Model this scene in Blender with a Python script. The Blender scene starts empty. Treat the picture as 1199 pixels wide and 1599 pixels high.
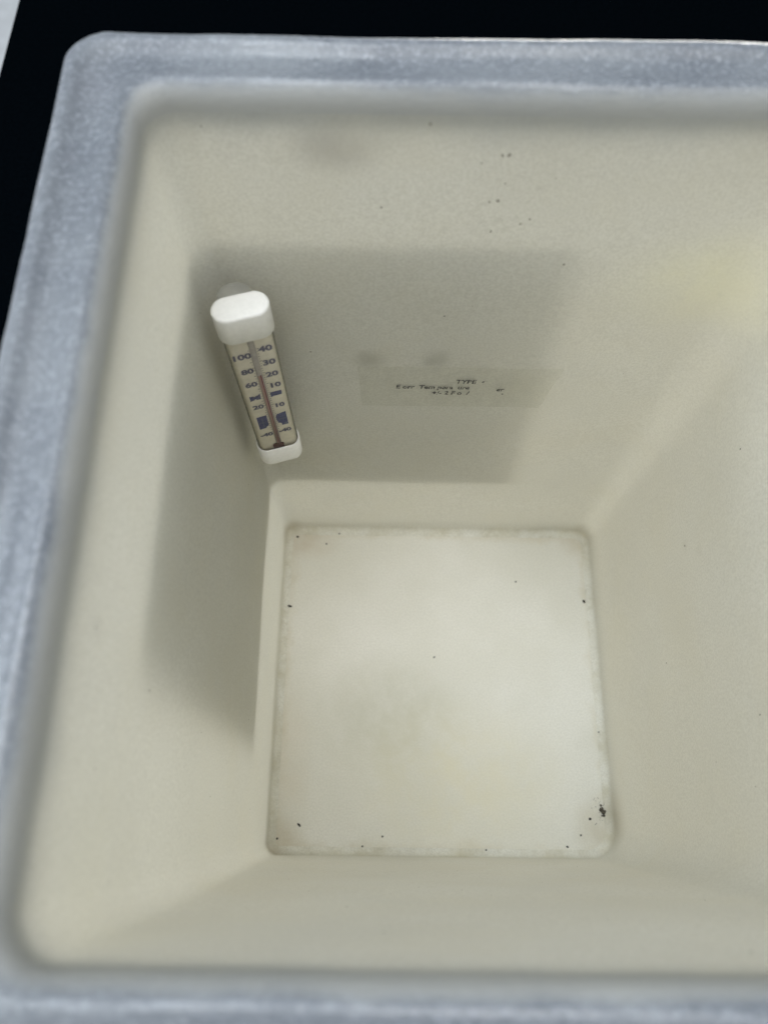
import bpy, bmesh, math, random
from mathutils import Vector, Matrix, noise

random.seed(7)
sc = bpy.context.scene
U = 0.00125                      # scene metres per layout unit


def V(x, y, z):
    return Vector((x * U, y * U, z * U))


# ------------------------------------------------------------------ camera
CAM = (-37.29, -79.58, 497.12)
TILT, YAW, ROLL, F_PX = 0.373, -0.005, 0.018, 1208.45
cd = bpy.data.cameras.new('camera')
cam = bpy.data.objects.new('camera', cd)
sc.collection.objects.link(cam)
R = Matrix.Rotation(YAW, 4, 'Z') @ Matrix.Rotation(TILT, 4, 'X') @ Matrix.Rotation(ROLL, 4, 'Z')
cam.matrix_world = Matrix.Translation(V(*CAM)) @ R
cd.sensor_fit = 'VERTICAL'
cd.sensor_height = 36.0
cd.sensor_width = 27.0
cd.lens = 36.0 * F_PX / 1599.0
cd.clip_start = 0.005
cd.clip_end = 60
cd.dof.use_dof = True
cd.dof.focus_distance = 0.46
cd.dof.aperture_fstop = 7.5
sc.camera = cam
sc.render.resolution_x, sc.render.resolution_y = 767, 1024

# ------------------------------------------------------------------ world
w = bpy.data.worlds.new('World')
sc.world = w
w.use_nodes = True
bg = w.node_tree.nodes['Background']
bg.inputs['Color'].default_value = (0.86, 0.93, 1.0, 1)
bg.inputs['Strength'].default_value = 0.42


# ------------------------------------------------------------------ lamps
def area(name, loc, target, size, size_y, power, col):
    l = bpy.data.lights.new(name, 'AREA')
    l.shape = 'RECTANGLE'
    l.size, l.size_y = size, size_y
    l.energy = power
    l.color = col
    o = bpy.data.objects.new(name, l)
    sc.collection.objects.link(o)
    o.location = loc
    o.rotation_euler = (Vector(target) - Vector(loc)).to_track_quat('-Z', 'Y').to_euler()
    return o


area('ceiling_lamp', (0.15, 0.15, 2.3), (0, 0, 0.3), 1.2, 0.5, 9, (1.0, 0.99, 0.97))
area('high_front_fill', (0.05, -0.60, 2.25), (0, 0, 0.3), 1.3, 0.5, 12, (1.0, 0.99, 0.98))  # fill added toward the front for the thermometer face and near rim
area('rim_glare_light', (-0.62, 0.25, 2.20), (0, 0, 0.3), 1.2, 1.0, 21, (0.82, 0.91, 1.0))  # added overhead, placed to throw a glare on the left rim
area('left_rim_light', (-2.0, 0.15, 1.25), (0, 0, 0.35), 1.3, 0.9, 15, (0.84, 0.92, 1.0))  # cool light added for sheen on the left rim and right wall
area('low_left_fill', (-2.2, -1.2, 0.20), (0, 0, 0.2), 1.8, 0.4, 58, (1.0, 0.98, 0.96))  # low fill added to light the left wall through the plastic
area('low_rear_fill', (0.9, 2.3, 0.20), (0, 0, 0.2), 1.8, 0.4, 34, (1.0, 0.97, 0.90))  # low fill put behind the tub to shine through the rear wall
area('low_right_fill', (2.3, 0.6, 0.20), (0, 0, 0.2), 1.8, 0.4, 32, (1.0, 0.96, 0.89))  # low fill added at right, glowing through that wall
area('low_front_fill', (0.4, -2.4, 0.20), (0, 0, 0.2), 1.8, 0.4, 9, (1.0, 0.98, 0.93))  # weak low fill added for light through the front wall

sc.view_settings.view_transform = 'Standard'
sc.view_settings.look = 'None'
sc.view_settings.exposure = 0.0
sc.view_settings.gamma = 1.0
sc.cycles.max_bounces = 10
sc.cycles.diffuse_bounces = 9
sc.cycles.glossy_bounces = 6
sc.cycles.transmission_bounces = 12
sc.cycles.transparent_max_bounces = 16
sc.cycles.adaptive_threshold = 0.03
sc.cycles.caustics_reflective = False
sc.cycles.caustics_refractive = False


# ------------------------------------------------------------------ node helpers
class NT:
    def __init__(self, name):
        self.m = bpy.data.materials.new(name)
        self.m.use_nodes = True
        self.t = self.m.node_tree
        self.t.nodes.clear()
        self.out = self.t.nodes.new('ShaderNodeOutputMaterial')

    def n(self, kind, **kw):
        nd = self.t.nodes.new(kind)
        for k, v in kw.items():
            if k.startswith('_'):
                setattr(nd, k[1:], v)
        return nd

    def put(self, sock, v):
        if isinstance(v, bpy.types.NodeSocket):
            self.t.links.new(v, sock)
        elif v is not None:
            sock.default_value = v

    def coord(self):
        return self.n('ShaderNodeTexCoord').outputs['Object']

    def noise(self, scale, detail=3, rough=0.55, vec=None, dist=0.0):
        nd = self.n('ShaderNodeTexNoise')
        nd.inputs['Scale'].default_value = scale
        nd.inputs['Detail'].default_value = detail
        nd.inputs['Roughness'].default_value = rough
        nd.inputs['Distortion'].default_value = dist
        self.put(nd.inputs['Vector'], vec if vec is not None else self.coord())
        return nd.outputs['Fac']

    def rng(self, v, a, b, c=0.0, d=1.0, smooth=True):
        nd = self.n('ShaderNodeMapRange')
        if smooth:
            nd.interpolation_type = 'SMOOTHSTEP'
        self.put(nd.inputs['Value'], v)
        for i, x in enumerate((a, b, c, d)):
            nd.inputs[1 + i].default_value = x
        return nd.outputs['Result']

    def math(self, op, a, b=None):
        nd = self.n('ShaderNodeMath')
        nd.operation = op
        self.put(nd.inputs[0], a)
        if b is not None:
            self.put(nd.inputs[1], b)
        return nd.outputs[0]

    def mix(self, fac, a, b):
        nd = self.n('ShaderNodeMix')
        nd.data_type = 'RGBA'
        self.put(nd.inputs[0], fac)
        self.put(nd.inputs[6], a if isinstance(a, bpy.types.NodeSocket) else (*a, 1))
        self.put(nd.inputs[7], b if isinstance(b, bpy.types.NodeSocket) else (*b, 1))
        return nd.outputs[2]

    def spot(self, centre, radii, soft=1.0):
        """1 inside an ellipsoidal patch round a point (layout units), 0 outside."""
        sub = self.n('ShaderNodeVectorMath')
        sub.operation = 'SUBTRACT'
        self.put(sub.inputs[0], self.coord())
        sub.inputs[1].default_value = V(*centre)
        div = self.n('ShaderNodeVectorMath')
        div.operation = 'DIVIDE'
        self.put(div.inputs[0], sub.outputs[0])
        div.inputs[1].default_value = V(*radii)
        ln = self.n('ShaderNodeVectorMath')
        ln.operation = 'LENGTH'
        self.put(ln.inputs[0], div.outputs[0])
        return self.rng(ln.outputs['Value'], 0.1, 1.0, soft, 0.0)

    def bump(self, h, dist, strength=1.0):
        nd = self.n('ShaderNodeBump')
        nd.inputs['Strength'].default_value = strength
        nd.inputs['Distance'].default_value = dist
        self.put(nd.inputs['Height'], h)
        return nd.outputs['Normal']

    def principled(self, col, rough=0.5, spec=0.4, normal=None, **kw):
        p = self.n('ShaderNodeBsdfPrincipled')
        self.put(p.inputs['Base Color'], col if isinstance(col, bpy.types.NodeSocket) else (*col, 1))
        self.put(p.inputs['Roughness'], rough)
        p.inputs['Specular IOR Level'].default_value = spec
        if normal is not None:
            self.put(p.inputs['Normal'], normal)
        for k, v in kw.items():
            self.put(p.inputs[k.replace('_', ' ')], v)
        return p.outputs[0]

    def done(self, sh):
        self.t.links.new(sh, self.out.inputs['Surface'])
        return self.m

    def translucent(self, shader, col, fac, normal=None):
        tr = self.n('ShaderNodeBsdfTranslucent')
        self.put(tr.inputs['Color'], col if isinstance(col, bpy.types.NodeSocket) else (*col, 1))
        mx = self.n('ShaderNodeMixShader')
        self.put(mx.inputs[0], fac)
        self.t.links.new(shader, mx.inputs[1])
        self.t.links.new(tr.outputs[0], mx.inputs[2])
        return mx.outputs[0]


def simple(name, col, rough=0.5, spec=0.4, mott=0.0, scale=400, **kw):
    t = NT(name)
    c = col
    if mott:
        dark = tuple(x * (1 - mott) for x in col)
        c = t.mix(t.rng(t.noise(scale, 4), 0.3, 0.7), dark, col)
    return t.done(t.principled(c, rough, spec, **kw))


# ---- cream translucent plastic of the walls
def wall_material():
    t = NT('cream_polyethylene')
    big = t.rng(t.noise(9, 3), 0.3, 0.7)
    c = t.mix(big, (0.83, 0.82, 0.75), (0.89, 0.885, 0.83))
    fine = t.rng(t.noise(760, 2, 0.8), 0.30, 0.70)
    c = t.mix(t.math('MULTIPLY', fine, 0.75), c, (0.60, 0.59, 0.53))
    # yellow patch and painted shadows on the rear wall, grey side-wall rubs, brown grime in the low corners
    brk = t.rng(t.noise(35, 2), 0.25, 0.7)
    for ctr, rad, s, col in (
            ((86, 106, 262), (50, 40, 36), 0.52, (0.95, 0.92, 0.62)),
            ((-106, -95, 300), (30, 45, 40), 0.16, (0.86, 0.83, 0.62)),  # yellow glow of light painted on the left wall near the front
            ((-44.4, 105.5, 207.5), (10, 9, 9), 0.65, (0.34, 0.34, 0.30)),  # painted shadow above the sticker
            ((-14.6, 105.5, 208), (9, 9, 10), 0.60, (0.36, 0.36, 0.31)),  # second painted shadow above the sticker
            ((-53, 106, 321), (19, 12, 14), 0.75, (0.40, 0.39, 0.36)),  # painted shadow of something outside the wall
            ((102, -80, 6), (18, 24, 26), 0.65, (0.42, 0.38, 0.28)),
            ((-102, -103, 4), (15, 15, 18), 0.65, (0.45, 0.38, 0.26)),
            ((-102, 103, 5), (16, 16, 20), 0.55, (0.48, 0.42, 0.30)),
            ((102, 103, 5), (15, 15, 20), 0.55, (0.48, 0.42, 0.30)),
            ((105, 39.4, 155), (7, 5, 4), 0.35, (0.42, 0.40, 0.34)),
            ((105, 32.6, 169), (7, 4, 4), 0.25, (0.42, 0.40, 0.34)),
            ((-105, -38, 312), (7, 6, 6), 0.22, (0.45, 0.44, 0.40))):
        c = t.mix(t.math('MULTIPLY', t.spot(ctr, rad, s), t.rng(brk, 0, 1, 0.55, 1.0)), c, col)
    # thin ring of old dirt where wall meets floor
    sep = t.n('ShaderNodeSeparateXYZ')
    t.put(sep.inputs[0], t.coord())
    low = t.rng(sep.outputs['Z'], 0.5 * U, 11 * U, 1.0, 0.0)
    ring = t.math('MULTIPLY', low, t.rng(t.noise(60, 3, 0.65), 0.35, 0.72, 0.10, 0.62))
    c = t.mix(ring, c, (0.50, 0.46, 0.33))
    # frosted, rubbed zone under the lip, painted darker to deepen its shade strip
    hz = t.math('ADD', sep.outputs['Z'], t.math('MULTIPLY', t.math('SUBTRACT', t.noise(26, 3, 0.6), 0.5), 22 * U))
    c = t.mix(t.rng(hz, 318 * U, 335 * U, 0.0, 0.72), c, (0.52, 0.54, 0.53))
    # broad uneven yellowing and greying
    c = t.mix(t.rng(t.noise(16, 3, 0.6), 0.42, 0.70, 0.0, 0.22), c, (0.74, 0.70, 0.56))
    c = t.mix(t.rng(t.noise(13, 2, 0.6, vec=None), 0.55, 0.30, 0.0, 0.16), c, (0.60, 0.61, 0.58))
    # patch of small pits and rub marks high on the rear wall
    pit = t.math('MULTIPLY', t.spot((4, 106, 303), (34, 14, 30), 1.0), t.rng(t.noise(210, 3, 0.6, dist=0.4), 0.58, 0.68))
    c = t.mix(t.math('MULTIPLY', pit, 0.45), c, (0.46, 0.45, 0.39))
    # scattered faint scuffs
    sc_ = t.rng(t.noise(120, 3, 0.7), 0.58, 0.80, 0.0, 0.34)
    c = t.mix(sc_, c, (0.55, 0.54, 0.49))
    nb = t.bump(t.noise(800, 1, 0.6), 0.00016)
    s = t.principled(c, 0.55, 0.22, nb)
    return t.done(t.translucent(s, (0.90, 0.885, 0.82), t.rng(sep.outputs['Z'], 0.0, 20 * U, 0.06, 0.42)))


def base_material():
    t = NT('cream_polyethylene_base')
    c = t.mix(t.rng(t.noise(14, 3), 0.3, 0.7), (0.79, 0.775, 0.70), (0.86, 0.845, 0.785))
    fine = t.rng(t.noise(760, 2, 0.8), 0.30, 0.70)
    c = t.mix(t.math('MULTIPLY', fine, 0.45), c, (0.60, 0.59, 0.53))
    brk = t.rng(t.noise(30, 5, 0.65), 0.25, 0.72)
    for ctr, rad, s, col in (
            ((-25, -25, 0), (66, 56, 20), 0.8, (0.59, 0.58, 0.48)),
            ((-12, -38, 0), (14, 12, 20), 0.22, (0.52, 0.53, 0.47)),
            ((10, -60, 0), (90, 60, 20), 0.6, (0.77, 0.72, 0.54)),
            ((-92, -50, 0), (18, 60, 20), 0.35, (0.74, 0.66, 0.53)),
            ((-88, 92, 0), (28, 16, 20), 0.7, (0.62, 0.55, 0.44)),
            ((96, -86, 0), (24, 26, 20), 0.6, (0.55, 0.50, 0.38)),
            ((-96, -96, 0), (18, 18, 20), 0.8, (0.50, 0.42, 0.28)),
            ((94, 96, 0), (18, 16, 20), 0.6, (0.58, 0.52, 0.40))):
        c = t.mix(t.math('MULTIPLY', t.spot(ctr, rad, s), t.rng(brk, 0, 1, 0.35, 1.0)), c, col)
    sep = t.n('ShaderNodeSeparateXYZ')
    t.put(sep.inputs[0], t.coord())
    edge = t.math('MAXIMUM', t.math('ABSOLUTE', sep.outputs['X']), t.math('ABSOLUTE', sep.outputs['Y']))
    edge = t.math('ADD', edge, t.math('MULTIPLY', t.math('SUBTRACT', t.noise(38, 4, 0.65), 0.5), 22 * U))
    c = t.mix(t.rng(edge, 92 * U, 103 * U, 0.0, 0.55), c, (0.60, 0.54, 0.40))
    nb = t.bump(t.noise(700, 1, 0.6), 0.0001)
    s = t.principled(c, 0.6, 0.22, nb)
    return t.done(t.translucent(s, (0.9, 0.885, 0.83), 0.06))


def rim_material():
    t = NT('frosted_scuffed_rim')
    a = t.rng(t.noise(22, 4, 0.6), 0.3, 0.7)
    c = t.mix(a, (0.155, 0.171, 0.194), (0.220, 0.238, 0.258))
    sp = t.rng(t.noise(560, 3, 0.7), 0.46, 0.70)
    c = t.mix(t.math('MULTIPLY', sp, 0.5), c, (0.40, 0.43, 0.47))
    dk = t.rng(t.noise(300, 4, 0.7), 0.52, 0.78)
    c = t.mix(t.math('MULTIPLY', dk, 0.42), c, (0.075, 0.085, 0.102))
    for ctr, rad, s in (((-116.9, 119.3, 340), (1.6, 1.3, 3), 0.7), ((-121.4, 82.7, 340), (2.2, 3.5, 4), 0.4),
                        ((-119, 108, 340), (10, 14, 5), 0.3), ((-123, 30, 340), (2, 4, 4), 0.35)):
        c = t.mix(t.spot(ctr, rad, s), c, (0.24, 0.25, 0.28))
    sep = t.n('ShaderNodeSeparateXYZ')
    t.put(sep.inputs[0], t.coord())
    # the inner face of the lip keeps the cream of the walls; frosting starts over its crest
    px = t.math('POWER', t.math('DIVIDE', t.math('ABSOLUTE', sep.outputs['X']), 106.4 * U), 24.0)
    py = t.math('POWER', t.math('DIVIDE', t.math('ABSOLUTE', sep.outputs['Y']), 106.9 * U), 24.0)
    edge = t.math('POWER', t.math('ADD', px, py), 1.0 / 24.0)
    edge = t.math('ADD', edge, t.math('MULTIPLY', t.math('SUBTRACT', t.noise(26, 3, 0.6), 0.5), 0.03))
    lip = t.rng(edge, 0.998, 1.034, 1.0, 0.0)
    c = t.mix(lip, c, (0.61, 0.615, 0.585))
    h = t.math('ADD', t.noise(520, 3, 0.65), t.math('MULTIPLY', t.noise(60, 3), 1.8))
    nb = t.bump(h, 0.00028)
    rg = t.math('ADD', t.rng(t.noise(200, 2), 0.3, 0.7, 0.18, 0.30), t.rng(t.noise(17, 2), 0.40, 0.65, 0.0, 0.22))
    rg = t.math('ADD', rg, t.math('MULTIPLY', lip, 0.2))
    s = t.principled(c, rg, 0.65, nb)
    return t.done(t.translucent(s, t.mix(lip, (0.40, 0.44, 0.50), (0.82, 0.82, 0.78)), t.math('ADD', t.math('MULTIPLY', lip, 0.34), 0.08)))


M = {
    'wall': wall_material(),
    'base': base_material(),
    'rim': rim_material(),
    'sheet': simple('shade_sheet', (0.40, 0.40, 0.40), 0.8, 0.2, 0.3),
    'table': simple('black_laminate', (0.0011, 0.0021, 0.0031), 0.9, 0.0, 0.4, 300),
    'steel': simple('dark_steel', (0.03, 0.03, 0.032), 0.5, 0.4, 0.3),
    'floor': simple('pale_floor', (0.50, 0.53, 0.56), 0.6, 0.3, 0.12, 30),
    'dirt': simple('dark_dirt', (0.028, 0.026, 0.022), 0.9, 0.15, 0.5, 1500),
    'speck': simple('grey_brown_speck', (0.32, 0.30, 0.25), 0.9, 0.1),
    'dust': simple('brown_dirt', (0.14, 0.125, 0.10), 0.9, 0.15, 0.5, 1500),
    'cap': simple('white_cap_plastic', (0.83, 0.822, 0.79), 0.50, 0.4, 0.06, 500),
    'card': simple('cream_scale_card', (0.86, 0.815, 0.735), 0.6, 0.3, 0.10, 300),
    'ink': simple('blue_violet_ink', (0.19, 0.19, 0.29), 0.7, 0.2, 0.25, 900),
    'mark': simple('blue_marker_ink', (0.125, 0.135, 0.30), 0.7, 0.2, 0.3, 900),
    'tick': simple('grey_tick_ink', (0.17, 0.16, 0.19), 0.7, 0.2),
    'glassrod': simple('grey_capillary_glass', (0.47, 0.44, 0.43), 0.2, 0.5, 0.15, 500),
    'pink': simple('pink_reflection_tone', (0.42, 0.27, 0.25), 0.2, 0.5),
    'liquid': simple('red_spirit', (0.20, 0.035, 0.055), 0.3, 0.5),
    'bulb': simple('dark_red_bulb', (0.07, 0.018, 0.016), 0.3, 0.5),
}


def clear_material(name, tint, edge, rough=0.12, milk=0.0):
    t = NT(name)
    tr = t.n('ShaderNodeBsdfTransparent')
    lw = t.n('ShaderNodeLayerWeight')
    lw.inputs['Blend'].default_value = 0.35
    tr_col = t.mix(t.rng(lw.outputs['Facing'], 0.2, 0.95), tint, edge)
    t.put(tr.inputs['Color'], tr_col)
    s = t.principled((0.8, 0.8, 0.78), rough, 0.5)
    fr = t.n('ShaderNodeFresnel')
    fr.inputs['IOR'].default_value = 1.45
    fac = t.math('ADD', t.math('MULTIPLY', fr.outputs[0], 0.55), milk)
    mx = t.n('ShaderNodeMixShader')
    t.put(mx.inputs[0], fac)
    t.t.links.new(tr.outputs[0], mx.inputs[1])
    t.t.links.new(s, mx.inputs[2])
    return t.done(mx.outputs[0])


M['tube'] = clear_material('clear_tube_plastic', (0.97, 0.965, 0.94), (0.50, 0.50, 0.40))
M['cup'] = clear_material('clear_vinyl', (0.99, 0.99, 0.985), (0.94, 0.94, 0.935), 0.08, 0.13)


def tape_material():
    t = NT('clear_label_film')
    tr = t.n('ShaderNodeBsdfTransparent')
    tr.inputs['Color'].default_value = (0.975, 0.975, 0.96, 1)
    s = t.principled((0.58, 0.565, 0.50), 0.38, 0.45)
    fac = t.rng(t.noise(70, 4), 0.3, 0.75, 0.03, 0.10)
    mx = t.n('ShaderNodeMixShader')
    t.put(mx.inputs[0], fac)
    t.t.links.new(tr.outputs[0], mx.inputs[1])
    t.t.links.new(s, mx.inputs[2])
    return t.done(mx.outputs[0])


def worn_ink_material():
    t = NT('worn_black_ink')
    tr = t.n('ShaderNodeBsdfTransparent')
    s = t.principled((0.05, 0.05, 0.055), 0.7, 0.2)
    fac = t.rng(t.noise(620, 3, 0.6), 0.47, 0.63, 1.0, 0.12)
    mx = t.n('ShaderNodeMixShader')
    t.put(mx.inputs[0], fac)
    t.t.links.new(tr.outputs[0], mx.inputs[1])
    t.t.links.new(s, mx.inputs[2])
    return t.done(mx.outputs[0])


M['tape'] = tape_material()
M['worn'] = worn_ink_material()


# ------------------------------------------------------------------ object helpers
def mesh_obj(name, verts, faces, mat, parent=None, smooth=True, scale=True):
    me = bpy.data.meshes.new(name)
    k = U if scale else 1.0
    me.from_pydata([(v[0] * k, v[1] * k, v[2] * k) for v in verts], [], faces)
    bm = bmesh.new()
    bm.from_mesh(me)
    bmesh.ops.recalc_face_normals(bm, faces=bm.faces)
    bm.to_mesh(me)
    bm.free()
    for p in me.polygons:
        p.use_smooth = smooth
    me.materials.append(mat)
    o = bpy.data.objects.new(name, me)
    sc.collection.objects.link(o)
    if parent:
        o.parent = parent
    return o


def empty(name, loc=(0, 0, 0)):
    o = bpy.data.objects.new(name, None)
    o.location = V(*loc)
    sc.collection.objects.link(o)
    return o


def tag(o, label=None, cat=None, group=None, kind=None):
    for k, v in (('label', label), ('category', cat), ('group', group), ('kind', kind)):
        if v:
            o[k] = v
    return o


def box(verts, faces, x0, x1, y0, y1, z0, z1):
    b = len(verts)
    verts += [(x0, y0, z0), (x1, y0, z0), (x1, y1, z0), (x0, y1, z0),
              (x0, y0, z1), (x1, y0, z1), (x1, y1, z1), (x0, y1, z1)]
    faces += [(b, b + 3, b + 2, b + 1), (b + 4, b + 5, b + 6, b + 7), (b, b + 1, b + 5, b + 4),
              (b + 1, b + 2, b + 6, b + 5), (b + 2, b + 3, b + 7, b + 6), (b + 3, b, b + 4, b + 7)]


NC, NS = 12, 30


def round_rect(a, b, radii, z):
    """closed ring of points; radii for corners back-right, back-left, front-left, front-right"""
    pts = []
    cs = ((1, 1, 0), (-1, 1, 90), (-1, -1, 180), (1, -1, 270))
    arcs = []
    for (sx, sy, a0), r in zip(cs, radii):
        r = max(r, 0.05)
        arcs.append([(sx * (a - r) + r * math.cos(math.radians(a0 + 90 * k / NC)),
                      sy * (b - r) + r * math.sin(math.radians(a0 + 90 * k / NC)), z) for k in range(NC + 1)])
    for i in range(4):
        pts += arcs[i]
        p, q = arcs[i][-1], arcs[(i + 1) % 4][0]
        for k in range(1, NS):
            f = k / NS
            pts.append((p[0] + (q[0] - p[0]) * f, p[1] + (q[1] - p[1]) * f, z))
    return pts


def skin(rings, close_ends=False):
    n = len(rings[0])
    verts = [p for r in rings for p in r]
    faces = []
    m = len(rings)
    for i in range(m - 1):
        for j in range(n):
            k = (j + 1) % n
            faces.append((i * n + j, i * n + k, (i + 1) * n + k, (i + 1) * n + j))
    return verts, faces


# ------------------------------------------------------------------ setting
ROOM_Z = -600
fl = []
ff = []
box(fl, ff, -4000, 4000, -4000, 4000, ROOM_Z - 40, ROOM_Z)
tag(mesh_obj('floor', fl, ff, M['floor'], smooth=False), kind='structure')

TZ = -3.4
table = empty('table', (0, 0, ROOM_Z))
tag(table, 'matt black table top under the plastic tub', 'table')
vv, fc = [], []
box(vv, fc, -383, 700, -500, 900, -26, 0)
top = mesh_obj('table_top', vv, fc, M['table'], table, smooth=False)
top.location = V(0, 0, TZ - ROOM_Z)
bv = top.modifiers.new('bevel', 'BEVEL')
bv.width = 2 * U
bv.segments = 2
for lx, ly in ((-340, -460), (660, -460), (-340, 860), (660, 860)):
    vv, fc = [], []
    box(vv, fc, lx - 20, lx + 20, ly - 20, ly + 20, 0, TZ - ROOM_Z - 26)
    mesh_obj('leg', vv, fc, M['steel'], table, smooth=False)

# ------------------------------------------------------------------ the tub
HT = 340.0
A0, B0, A1, B1 = 102.0, 101.9, 106.4, 106.9      # half width / depth of the inner wall, low and high
THK = 2.6
FIL = 4.5
CR_LO = (10.0, 7.0, 7.0, 16.0)
CR_HI = (22.0, 10.0, 10.0, 20.0)


def wall_ring(z, off=0.0, wob=0.0):
    f = max(0.0, min(1.0, z / HT))
    a = A0 + (A1 - A0) * f + off
    b = B0 + (B1 - B0) * f + off
    rad = [lo + (hi - lo) * f + off for lo, hi in zip(CR_LO, CR_HI)]
    ring = round_rect(a, b, rad, z)
    if wob:
        out = []
        for (x, y, zz) in ring:
            n = noise.noise(Vector((x * .018, y * .018, zz * .02))) * wob
            l = math.hypot(x, y)
            out.append((x + x / l * n, y + y / l * n, zz))
        ring = out
    return ring


tub = empty('plastic_tub', (0, 0, TZ))
tag(tub, 'deep square cream translucent plastic tub with frosted bluish rim on the black table', 'tub')
DZ = -TZ          # child offset: the layout's z = 0 is the inside floor

SEAM_TOP = 332.5
inner = []
for k in range(0, 7):
    t = math.radians(90 * k / 6)
    inner.append(wall_ring(FIL - FIL * math.cos(t), -FIL + FIL * math.sin(t), 0.0))
nz = 40
for k in range(1, nz + 1):
    z = FIL + (SEAM_TOP - FIL) * k / nz
    inner.append(wall_ring(z, 0.0, 0.9 * min(1, k / 4) * min(1, (nz - k) / 4)))
outer = []
for k in range(nz, 0, -1):
    z = FIL + (SEAM_TOP - FIL) * k / nz
    outer.append(wall_ring(z, THK, 0.0))
for k in range(6, -1, -1):
    t = math.radians(90 * k / 6)
    ro = FIL + THK
    r_ = wall_ring(0, -FIL + ro * math.sin(t), 0.0)
    outer.append([(x, y, FIL - (FIL + 3.0) * math.cos(t)) for x, y, z in r_])
vs, fs = skin(inner)
n_in = len(vs)
vs2, fs2 = skin(outer)
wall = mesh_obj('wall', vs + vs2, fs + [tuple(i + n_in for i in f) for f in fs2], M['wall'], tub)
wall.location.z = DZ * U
# recalc on open shells may flip one side: harmless for two sided shading

base_out = [wall_ring(0, -FIL, 0)]
a_, b_ = A0 - FIL, B0 - FIL
rings = [base_out[0]]
for s in (0.93, 0.8, 0.6, 0.4, 0.2, 0.02):
    rings.append([(x * s, y * s, 0.0) for x, y, z in base_out[0]])
vs, fs = skin(rings)
c = len(vs)
n = len(rings[0])
vs.append((0, 0, 0))
fs += [(c - n + j, c - n + (j + 1) % n, c) for j in range(n)]
nb_ = len(vs)
low = [(x, y, -3.0) for x, y, z in base_out[0]]
vs += low
vs.append((0, 0, -3.0))
fs += [(nb_ + (j + 1) % n, nb_ + j, nb_ + n) for j in range(n)]
base = mesh_obj('base', vs, fs, M['base'], tub)
base.location.z = DZ * U

# rim: inner lip, sunken frosted land, rolled outer bead, hanging skirt
prof = [(0.0, 332.5), (0.05, 333.9), (0.25, 335.4), (0.7, 337.0), (1.4, 338.4), (2.4, 339.5), (3.6, 340.3), (4.9, 340.5), (6.3, 340.1), (8.2, 339.2), (11.0, 338.6),
        (13.5, 338.5), (15.6, 338.9), (17.0, 339.8), (18.2, 340.6), (19.6, 340.8), (21.0, 340.4), (22.2, 339.3),
        (23.0, 337.5), (23.4, 335.0), (23.5, 332.0), (23.2, 330.0), (22.0, 328.6), (20.0, 328.2), (15.0, 328.4), (9.0, 328.2),
        (5.0, 328.0), (3.4, 328.2), (3.0, 329.8), (THK + .15, 331.4), (THK, 332.5)]
rings = []
for i, (o, z) in enumerate(prof):
    ring = wall_ring(HT * z / HT, 0.0, 0.0)
    f = z / HT
    a = A0 + (A1 - A0) * min(1, f) + o
    b = B0 + (B1 - B0) * min(1, f) + o
    # outer corner stays fairly tight, as on the moulding
    rad = [hi + 0.07 * o for hi in CR_HI]
    if o <= THK and i in (0, len(prof) - 1):
        ring = wall_ring(z, o)
    else:
        k = min(1.0, o / 4.0)
        lo = wall_ring(z, o)
        hi = round_rect(a, b, rad, z)
        ring = [tuple(l[q] * (1 - k) + h[q] * k for q in range(3)) for l, h in zip(lo, hi)]
    amp = min(1.0, max(0.0, (o - 1) / 6.0))
    out = []
    for (x, y, zz) in ring:
        nn = noise.noise(Vector((x * .022, y * .022, 1.7))) * 1.0 * amp
        nz_ = noise.noise(Vector((x * .03, y * .03, 7.1))) * 0.7 * amp
        n3 = noise.noise(Vector((x * .3, y * .3, 3.1))) * 0.10 * amp
        l = math.hypot(x, y)
        out.append((x + x / l * (nn + n3), y + y / l * (nn + n3), zz + nz_ + n3))
    rings.append(out)
vs, fs = skin(rings)
rim = mesh_obj('rim', vs, fs, M['rim'], tub)
rim['label'] = 'frosted bluish scuffed rim of the tub'
rim.location.z = DZ * U

# unseen sheet added round the rear left corner to shade the wall band
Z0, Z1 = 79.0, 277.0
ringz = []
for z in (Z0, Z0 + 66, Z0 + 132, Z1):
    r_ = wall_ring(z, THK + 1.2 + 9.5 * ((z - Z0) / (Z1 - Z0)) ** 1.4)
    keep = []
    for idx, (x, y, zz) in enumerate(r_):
        # the ends flare off the wall to soften the edge of the shade
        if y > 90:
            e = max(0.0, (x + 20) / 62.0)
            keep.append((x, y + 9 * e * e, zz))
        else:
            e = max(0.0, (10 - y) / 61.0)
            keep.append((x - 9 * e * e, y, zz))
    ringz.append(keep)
n = len(ringz[0])
START = None
sel = []
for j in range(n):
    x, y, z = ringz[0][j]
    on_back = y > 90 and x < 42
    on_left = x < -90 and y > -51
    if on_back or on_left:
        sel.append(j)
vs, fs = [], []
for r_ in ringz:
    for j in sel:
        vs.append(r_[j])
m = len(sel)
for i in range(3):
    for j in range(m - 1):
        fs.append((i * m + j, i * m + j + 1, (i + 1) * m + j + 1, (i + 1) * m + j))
sheet = mesh_obj('outer_shade_sheet', vs, fs, M['sheet'], tub)
sheet['label'] = 'unseen sheet added outside the tub, shading a dim band through the wall'
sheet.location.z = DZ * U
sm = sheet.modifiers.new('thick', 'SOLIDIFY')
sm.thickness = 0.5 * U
sm.offset = 1


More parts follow.
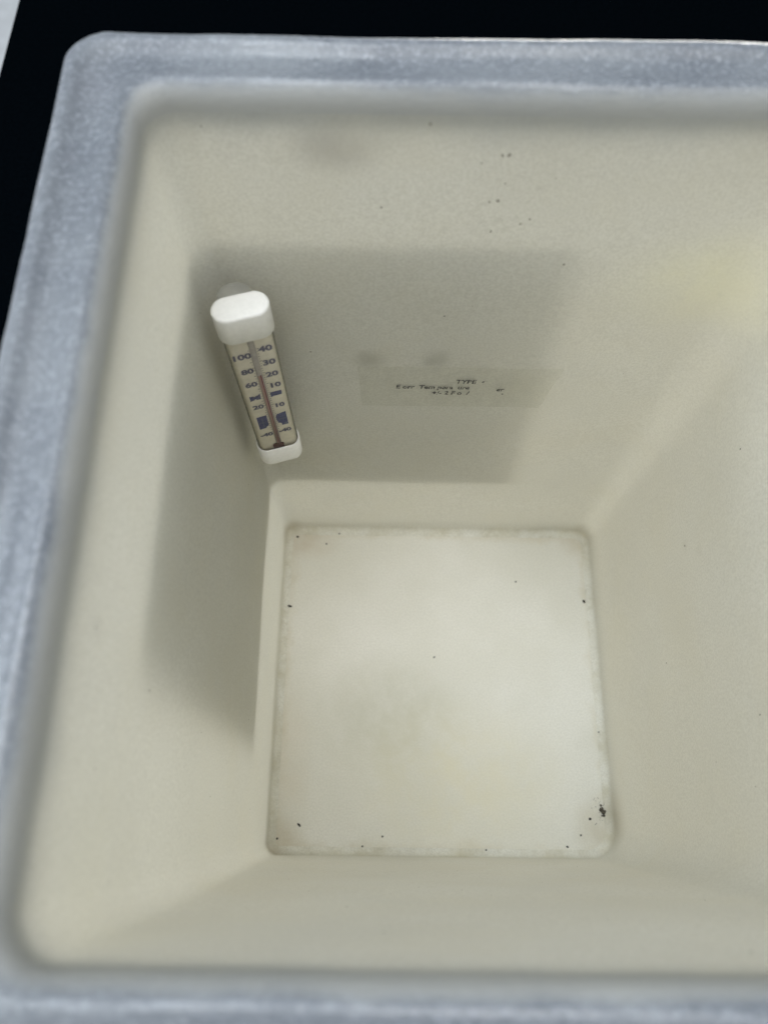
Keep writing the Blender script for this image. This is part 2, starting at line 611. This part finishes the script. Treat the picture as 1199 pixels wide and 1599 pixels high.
# ------------------------------------------------------------------ dirt
def blob(verts, faces, x, y, z, rx, ry, rz, ang, frame=None, seed=0):
    """small irregular low-poly grain; frame = (u, v, n) axes"""
    u, v, nrm = frame or (Vector((1, 0, 0)), Vector((0, 1, 0)), Vector((0, 0, 1)))
    ca, sa = math.cos(ang), math.sin(ang)
    b0 = len(verts)
    rnd = random.Random(seed)
    rows = ((0.0, 1.0), (0.55, 0.8), (1.0, 0.0))
    N = 8
    cen = Vector((x, y, z))
    for h, s in rows[:2]:
        for k in range(N):
            t = 2 * math.pi * k / N
            q = s * rnd.uniform(0.65, 1.15)
            px, py = rx * q * math.cos(t), ry * q * math.sin(t)
            px, py = px * ca - py * sa, px * sa + py * ca
            verts.append(tuple(cen + u * px + v * py + nrm * (h * rz)))
    verts.append(tuple(cen + nrm * rz))
    for k in range(N):
        faces.append((b0 + k, b0 + (k + 1) % N, b0 + N + (k + 1) % N, b0 + N + k))
        faces.append((b0 + N + k, b0 + N + (k + 1) % N, b0 + 2 * N))
    faces.append(tuple(b0 + k for k in range(N - 1, -1, -1)))


CRUMBS = [
    (-97.6, 47.6, 2.0, 0.9, -0.3, 'long dark crumb by the left edge of the tub floor, nearer the rear'),
    (96.4, 53.3, 1.7, 0.95, 2.0, 'dark crumb at the right edge of the tub floor, nearer the rear'),
    (52.0, 66.3, 0.7, 0.6, 0, 'tiny dark crumb in the rear right quarter of the tub floor'),
    (-2.9, 15.1, 0.9, 0.6, 0.6, 'tiny dark crumb near the middle of the tub floor'),
    (98.6, -30.1, 0.7, 0.6, 0, 'tiny dark crumb at the right edge of the floor, behind the grime clump'),
    (89.1, -80.5, 1.0, 0.85, 0, 'round black crumb just left of the grime clump'),
    (82.8, -89.5, 0.75, 0.7, 0, 'small crumb between the grime clump and the front edge'),
    (74.4, -95.9, 1.1, 0.8, -0.5, 'dark crumb at the front edge nearest the front right corner'),
    (26.3, -98.2, 0.8, 0.7, 0.3, 'small crumb on the front edge right of the middle'),
    (-34.8, -91.5, 0.75, 0.65, 0, 'small crumb near the front edge left of the middle'),
    (-46.5, -97.0, 0.7, 0.6, 0, 'tiny crumb lying against the front edge left of the middle'),
    (-84.5, -85.8, 1.8, 0.75, -0.8, 'long dark crumb lying askew near the front left corner'),
    (-97.0, -93.5, 1.0, 0.7, 1.2, 'dark crumb in the front left corner of the floor'),
    (-94.8, 95.9, 1.4, 0.9, -0.4, 'dark crumb in the rear left corner of the floor'),
    (-75.0, 91.1, 0.8, 0.7, 0, 'small crumb a little way out from the rear left corner'),
    (-66.6, 98.6, 0.8, 0.7, 0, 'small crumb against the rear edge of the floor'),
]
for i, (x, y, r1, r2, ang, lab) in enumerate(CRUMBS):
    vs, fs = [], []
    blob(vs, fs, 0, 0, 0, r1 * .9, r2 * .9, 0.55, ang, seed=i)
    o = mesh_obj('dirt_crumb', vs, fs, M['dirt'])
    o.location = V(x, y, 0.02)
    tag(o, lab, 'crumb', 'dark crumbs scattered on the tub floor')

vs, fs = [], []
rnd = random.Random(3)
for k in range(34):
    t = rnd.gauss(0, 1)
    blob(vs, fs, 97.0 + rnd.gauss(0, 0.75) + 0.35 * t, -76.0 - 1.5 * t, 0.04 + max(0, rnd.gauss(0.3, 0.4)),
         rnd.uniform(.3, 1.0), rnd.uniform(.3, .8), rnd.uniform(.3, .7), rnd.uniform(0, 3), seed=50 + k)
for k in range(26):
    blob(vs, fs, 96.2 + rnd.gauss(-1, 3.0), -74.5 + rnd.gauss(0, 5), 0.03, rnd.uniform(.15, .38), rnd.uniform(.15, .3), .15, 0, seed=90 + k)
o = mesh_obj('grime_clump', [(x - 97, y + 76, z) for x, y, z in vs], fs, M['dust'])
o.location = V(97, -76, 0.02)
tag(o, 'crumbly dark brown grime clump in the front right corner of the tub floor', 'grime')

# fine specks stuck on the walls
vs, fs = [], []
BACK = [(-39.1, 297.2, .6), (26.8, 270.7, .7), (-13.7, 238.7, .7), (-68.9, 212.6, .6), (-0.4, 318.9, .9), (-2.5, 318.6, .6),
        (-1.2, 300.5, .8), (-4.0, 299.9, .6), (7.8, 290.2, .6), (10.5, 292.3, .5), (-1.8, 286.6, .6), (-25.1, 330.0, .55),
        (-91.6, 327.6, .6), (-8.5, 315.8, .4), (0.0, 307.6, .5), (15.4, 310.1, .4)]
LEFT = [(-46.3, 265.2, .7), (-38.5, 313.2, .4), (-70, 300, .4), (20, 310, .4)]
RIGHT = [(39.4, 154.9, .7), (-43.1, 201.2, .6), (-8.1, 115.2, .5), (57.7, 220.9, .5)]
FRONT = [(44.3, 305.2, .6), (-35.5, 283.9, .4)]


def wall_xy(z):
    f = z / HT
    return A0 + (A1 - A0) * f, B0 + (B1 - B0) * f


X, Y, Z = Vector((1, 0, 0)), Vector((0, 1, 0)), Vector((0, 0, 1))
k = 0
extra = random.Random(11)
for i in range(70):
    side = extra.choice('BLRF')
    item = (extra.uniform(-95, 95), extra.uniform(30, 325), extra.uniform(.12, .26))
    {'B': BACK, 'L': LEFT, 'R': RIGHT, 'F': FRONT}[side].append(item)
for lst, which in ((BACK, 'B'), (LEFT, 'L'), (RIGHT, 'R'), (FRONT, 'F')):
    for (h, z, r) in lst:
        a, b = wall_xy(z)
        nv = noise.noise
        if which == 'B':
            pos, fr = (h, b, z), (X, Z, -Y)
        elif which == 'F':
            pos, fr = (h, -b, z), (X, Z, Y)
        elif which == 'L':
            pos, fr = (-a, h, z), (Y, Z, X)
        else:
            pos, fr = (a, h, z), (Y, Z, -X)
        l = math.hypot(pos[0], pos[1])
        w_ = nv(Vector((pos[0] * .018, pos[1] * .018, pos[2] * .02))) * 0.9
        pos = (pos[0] + pos[0] / l * w_, pos[1] + pos[1] / l * w_, pos[2])
        blob(vs, fs, *pos, r * extra.uniform(.45, .8), r * extra.uniform(.6, 1.3), 0.25, extra.uniform(-.6, .6), fr, seed=200 + k)
        k += 1
specks = mesh_obj('dirt_specks', vs, fs, M['speck'], tub)
specks.location.z = DZ * U
specks['kind'] = 'stuff'

# ------------------------------------------------------------------ clear label on the rear wall
lab = empty('clear_label', (-4, 105.3, 186))
tag(lab, 'worn clear sticker with broken black lettering on the rear inner wall', 'sticker')
pts = [(-49.3, 202.6), (-20, 202.9), (10, 203.2), (41.8, 203.0), (40.8, 196), (39.6, 190), (40.2, 184), (38.6, 176), (36.9, 169.4), (20, 168.6),
       (0, 169.3), (-25, 168.8), (-47.6, 168.9), (-48.3, 180), (-48.8, 192)]


def back_y(x, z):
    a, b = wall_xy(z)
    l = math.hypot(x, b)
    return b + b / l * noise.noise(Vector((x * .018, b * .018, z * .02))) * 0.9


def film_grid():
    """film sheet following the wall, its outline ragged on the right"""
    nx, nzz = 24, 10
    vs, fs = [], []
    for j in range(nzz + 1):
        fz = j / nzz
        z = 168.9 + (202.9 - 168.9) * fz
        x0 = -47.8 - 1.4 * fz
        x1 = 36.9 + 4.9 * fz + 0.35 * math.sin(fz * 9) * (0 < j < nzz)
        for i in range(nx + 1):
            x = x0 + (x1 - x0) * i / nx
            vs.append((x + 4, back_y(x, z) - 0.55 - 105.3, z - 186))
    w1 = nx + 1
    for j in range(nzz):
        for i in range(nx):
            fs.append((j * w1 + i, j * w1 + i + 1, (j + 1) * w1 + i + 1, (j + 1) * w1 + i))
    return vs, fs


vs, fs = film_grid()
mesh_obj('film', vs, fs, M['tape'], lab)


def text_mesh(name, s, size, mat, parent, loc, rot=(math.pi / 2, 0, 0), bold=0.0, shear=0.0, xs=1.0, align='CENTER', space=1.0):
    cu = bpy.data.curves.new(name, 'FONT')
    cu.body = s
    cu.size = size * U
    cu.align_x = align
    cu.align_y = 'CENTER'
    cu.offset = bold * U
    cu.shear = shear
    cu.space_character = space
    cu.resolution_u = 3
    tmp = bpy.data.objects.new('tmp', cu)
    sc.collection.objects.link(tmp)
    dg = bpy.context.evaluated_depsgraph_get()
    me = bpy.data.meshes.new_from_object(tmp.evaluated_get(dg))
    bpy.data.objects.remove(tmp)
    bpy.data.curves.remove(cu)
    me.name = name
    me.materials.clear()
    me.materials.append(mat)
    for v in me.vertices:
        v.co.x *= xs
    o = bpy.data.objects.new(name, me)
    sc.collection.objects.link(o)
    o.parent = parent
    o.location = V(*loc)
    o.rotation_euler = rot
    return o


for s, x, z, size, al in (('TYPE  \u2022', 8.0, 191.8, 4.6, 'RIGHT'), ('E orr  Tem pera  ure', 1.8, 186.6, 4.4, 'RIGHT'),
                          ('+/- 2 F o  /', 2.0, 181.6, 4.4, 'RIGHT'), ('er', 16, 185.6, 4.2, 'CENTER'), ('\u2022', 17.5, 181.5, 3.0, 'CENTER')):
    text_mesh('lettering', s, size, M['worn'], lab, (x + 4, back_y(x, z) - 0.85 - 105.3, z - 186), bold=0.13, shear=0.12, align=al, xs=0.9)

# ------------------------------------------------------------------ thermometer
KS = 0.73
HA, HB = 14.5 * KS, 7.708 * KS            # half width, half depth of the caps


def kz(z):
    return CAM[2] + KS * (z - CAM[2])


ZT, ZB = kz(182.99), kz(22.2)
HC, HBOT = 19.75 * KS, 21.0 * KS
TX, TY = -0.008, 0.013
zref = kz(180)
px = CAM[0] + KS * (-107.442 - CAM[0])
py = CAM[1] + KS * (150.357 - CAM[1])
th = empty('thermometer', (px + TX * (ZB - zref), py + TY * (ZB - zref), ZB))
th.rotation_euler = (-TY, TX, 0.28)
tag(th, 'small white-capped tube thermometer with blue numerals hanging in the rear left corner of the tub', 'thermometer')
LEN = ZT - ZB


def stadium(a, b, r, z, n=10):
    pts = []
    for sx, sy, a0 in ((1, 1, 0), (-1, 1, 90), (-1, -1, 180), (1, -1, 270)):
        for k in range(n + 1):
            t = math.radians(a0 + 90 * k / n)
            pts.append((sx * (a - r) + r * math.cos(t), sy * (b - r) + r * math.sin(t), z))
    return pts


def loft(name, prof, mat, parent, a, b, rf=0.9, cap0=True, cap1=True):
    rings = []
    for off, z in prof:
        bb = b + off
        rings.append(stadium(a + off, bb, min(max(b * rf + off, 0.1), bb), z))
    vs, fs = skin(rings)
    n = len(rings[0])
    if cap0:
        fs.append(tuple(range(n - 1, -1, -1)))
    if cap1:
        fs.append(tuple((len(rings) - 1) * n + j for j in range(n)))
    return mesh_obj(name, vs, fs, mat, parent)


z1 = LEN
loft('top_cap', [(-1.2, z1 - HC + .1), (-0.35, z1 - HC), (0, z1 - HC + .35), (0, z1 - 1.3), (-0.08, z1 - .75), (-0.3, z1 - .3), (-0.7, z1 - .05),
                 (-1.3, z1), (-3.5, z1 + .05)], M['cap'], th, HA, HB, 1.0)
hb_ = HBOT
bs = 0.979
loft('bottom_cap', [(-2.2, 0.0), (-1.0, .15), (-0.4, .6), (-0.1, 1.4), (0, 2.6), (0.05, hb_ - .3), (-0.2, hb_), (-0.55, hb_), (-0.75, hb_ - .3), (-0.75, 2.0)],
     M['cap'], th, HA * bs, HB * bs, cap1=True)
loft('tube', [(-0.95, 2.2), (-0.95, 30), (-0.95, 60), (-0.95, z1 - HC + 2)], M['tube'], th, HA, HB, cap0=False, cap1=False)

# scale card, flat with turned-back edges
YF = -HB * 0.60
cw = HA - 2.0
prof_x = [(-cw - .25, YF + 3.0), (-cw, YF + 1.2), (-cw + .8, YF + .25), (-cw + 1.8, YF), (cw - 1.8, YF), (cw - .8, YF + .25), (cw, YF + 1.2), (cw + .25, YF + 3.0)]
vs, fs = [], []
for z in (3.0, z1 - HC + 3):
    for dy in (0.0, 0.35):
        for x, y in prof_x:
            vs.append((x, y + dy, z))
q = len(prof_x)
for i in range(q - 1):
    fs.append((i, i + 1, 2 * q + i + 1, 2 * q + i))
    fs.append((q + i, 3 * q + i, 3 * q + i + 1, q + i + 1))
card = mesh_obj('scale_card', vs, fs, M['card'], th)


def zl(z):      # measured scale height -> local z
    return kz(z) - ZB


def ul(u):
    return u * KS


def rod(name, u, za, zb, r, mat, parent, y, ry=None):
    vs, rings = [], []
    N = 12
    for z, s in ((za, 0.3), (za + r * .5, 1), (zb - r * .5, 1), (zb, 0.3)):
        rings.append([(u + r * s * math.cos(2 * math.pi * k / N), y + (ry or r) * s * math.sin(2 * math.pi * k / N), z) for k in range(N)])
    v_, f_ = skin(rings)
    f_.append(tuple(range(N - 1, -1, -1)))
    f_.append(tuple(3 * N + k for k in range(N)))
    return mesh_obj(name, v_, f_, mat, parent)


cap = rod('capillary', ul(0.3), zl(46), z1 - HC + 2, 1.25, M['glassrod'], th, YF - 0.15, 0.5)
rod('liquid_column', ul(0.75), zl(46), zl(128.3), 0.29, M['liquid'], cap, YF - 0.62, 0.25)
rod('liquid_reflection', ul(-0.15), zl(44), zl(128), 0.55, M['pink'], cap, YF - 0.36, 0.32)  # pink rod modelled as the column's reflection in the glass
rod('bulb', ul(-0.2), zl(34), zl(47.5), 2.6, M['bulb'], cap, YF - 0.35, 0.9)

YT = YF - 0.14
for s, u, z, sz in (('40', 6.9, 150.6, 6.6), ('100', -6.6, 147.4, 6.6), ('30', 7.0, 137.7, 6.4), ('80', -5.6, 133.1, 6.2), ('20', 7.0, 126.0, 6.2),
                    ('60', -5.7, 119.7, 6.2), ('10', 7.0, 114.4, 6.2), ('20', -5.6, 94.9, 5.8), ('10', 6.6, 92.1, 5.8),
                    ('-40', 6.2, 61.0, 5.4), ('-40', -5.7, 60.2, 5.4)):
    text_mesh('numeral', s, sz * KS, M['ink'], th, (ul(u), YT, zl(z)), bold=0.19, xs=1.10)


def plate(name, poly, mat, y=YT):
    n = len(poly)
    vs = [(x, y, z) for x, z in poly] + [(x, y + 0.08, z) for x, z in poly]
    fs = [tuple(range(n)), tuple(range(2 * n - 1, n - 1, -1))] + [(k, (k + 1) % n, n + (k + 1) % n, n + k) for k in range(n)]
    return mesh_obj(name, vs, fs, mat, th, smooth=False)


def P(*uv):
    return [(ul(u), zl(z)) for u, z in uv]


plate('scale_band', P((-8.9, 108.0), (-6.6, 106.6), (-4.8, 106.6), (-2.6, 109.2), (-2.6, 103.2), (-4.8, 104.2), (-6.6, 104.2), (-8.9, 102.4)), M['mark'])
text_mesh('numeral', '32', 6.4 * KS, M['ink'], th, (ul(-5.7), YT - .05, zl(105.3)), bold=0.08)
plate('scale_band', P((3.2, 107.5), (9.6, 107.9), (9.9, 106.6), (9.6, 103.6), (5.0, 103.4), (3.2, 102.6)), M['mark'])
plate('scale_block', P((-8.7, 83.2), (-2.6, 83.8), (-2.6, 71.5), (-4.0, 70.5), (-4.6, 69.0), (-8.7, 68.4)), M['mark'])
plate('scale_block', P((3.6, 82.0), (9.3, 83.4), (9.3, 68.0), (5.4, 68.0), (5.2, 70.6), (3.6, 71.6), (2.8, 75), (2.7, 79)), M['mark'])
pale = simple('pale_blue_print', (0.16, 0.18, 0.27), 0.7, 0.2)
for u0, u1, za, zb in ((-6.0, -5.3, 70.5, 81.5), (-8.2, -3.2, 76.0, 76.7), (4.0, 8.6, 75.4, 76.2), (7.0, 8.8, 68.6, 70.6), (4.2, 9.0, 105.3, 105.9)):
    plate('scale_print', P((u0, za), (u1, za), (u1, zb), (u0, zb)), pale, YT - 0.06)
vs, fs = [], []
k = 0
z = 60.0
while z < 153:
    lg = k % 5 == 0
    box(vs, fs, ul(2.3), ul(3.6 if lg else 3.0), YT - .02, YT + .05, zl(z) - .13, zl(z) + .13)
    z += 2.3
    k += 1
k, z = 0, 60.0
while z < 153:
    lg = k % 5 == 0
    box(vs, fs, ul(-2.8 if lg else -2.3), ul(-1.7), YT - .02, YT + .05, zl(z) - .13, zl(z) + .13)
    z += 2.7
    k += 1
mesh_obj('tick_marks', vs, fs, M['tick'], th, smooth=False)['kind'] = 'stuff'

# suction cup on the back, pressed to the rear wall (built along local +y)
N = 28
prof_c = [(0.0, 6.2), (2.2, 6.2), (2.4, 8.5), (3.0, 10.2), (4.0, 12.0), (5.0, 13.6), (6.0, 14.9), (6.6, 15.7), (6.4, 16.1), (0, 16.1)]
vs, fs = [], []
for r, y in prof_c:
    for k in range(N):
        t = 2 * math.pi * k / N
        vs.append((max(r, .01) * math.cos(t), y, max(r, .01) * math.sin(t)))
for i in range(len(prof_c) - 1):
    for k in range(N):
        fs.append((i * N + k, i * N + (k + 1) % N, (i + 1) * N + (k + 1) % N, (i + 1) * N + k))
cup = mesh_obj('suction_cup', vs, fs, M['cup'], th)
cup.location = V(-1.2, -1.2, LEN - 11.5)
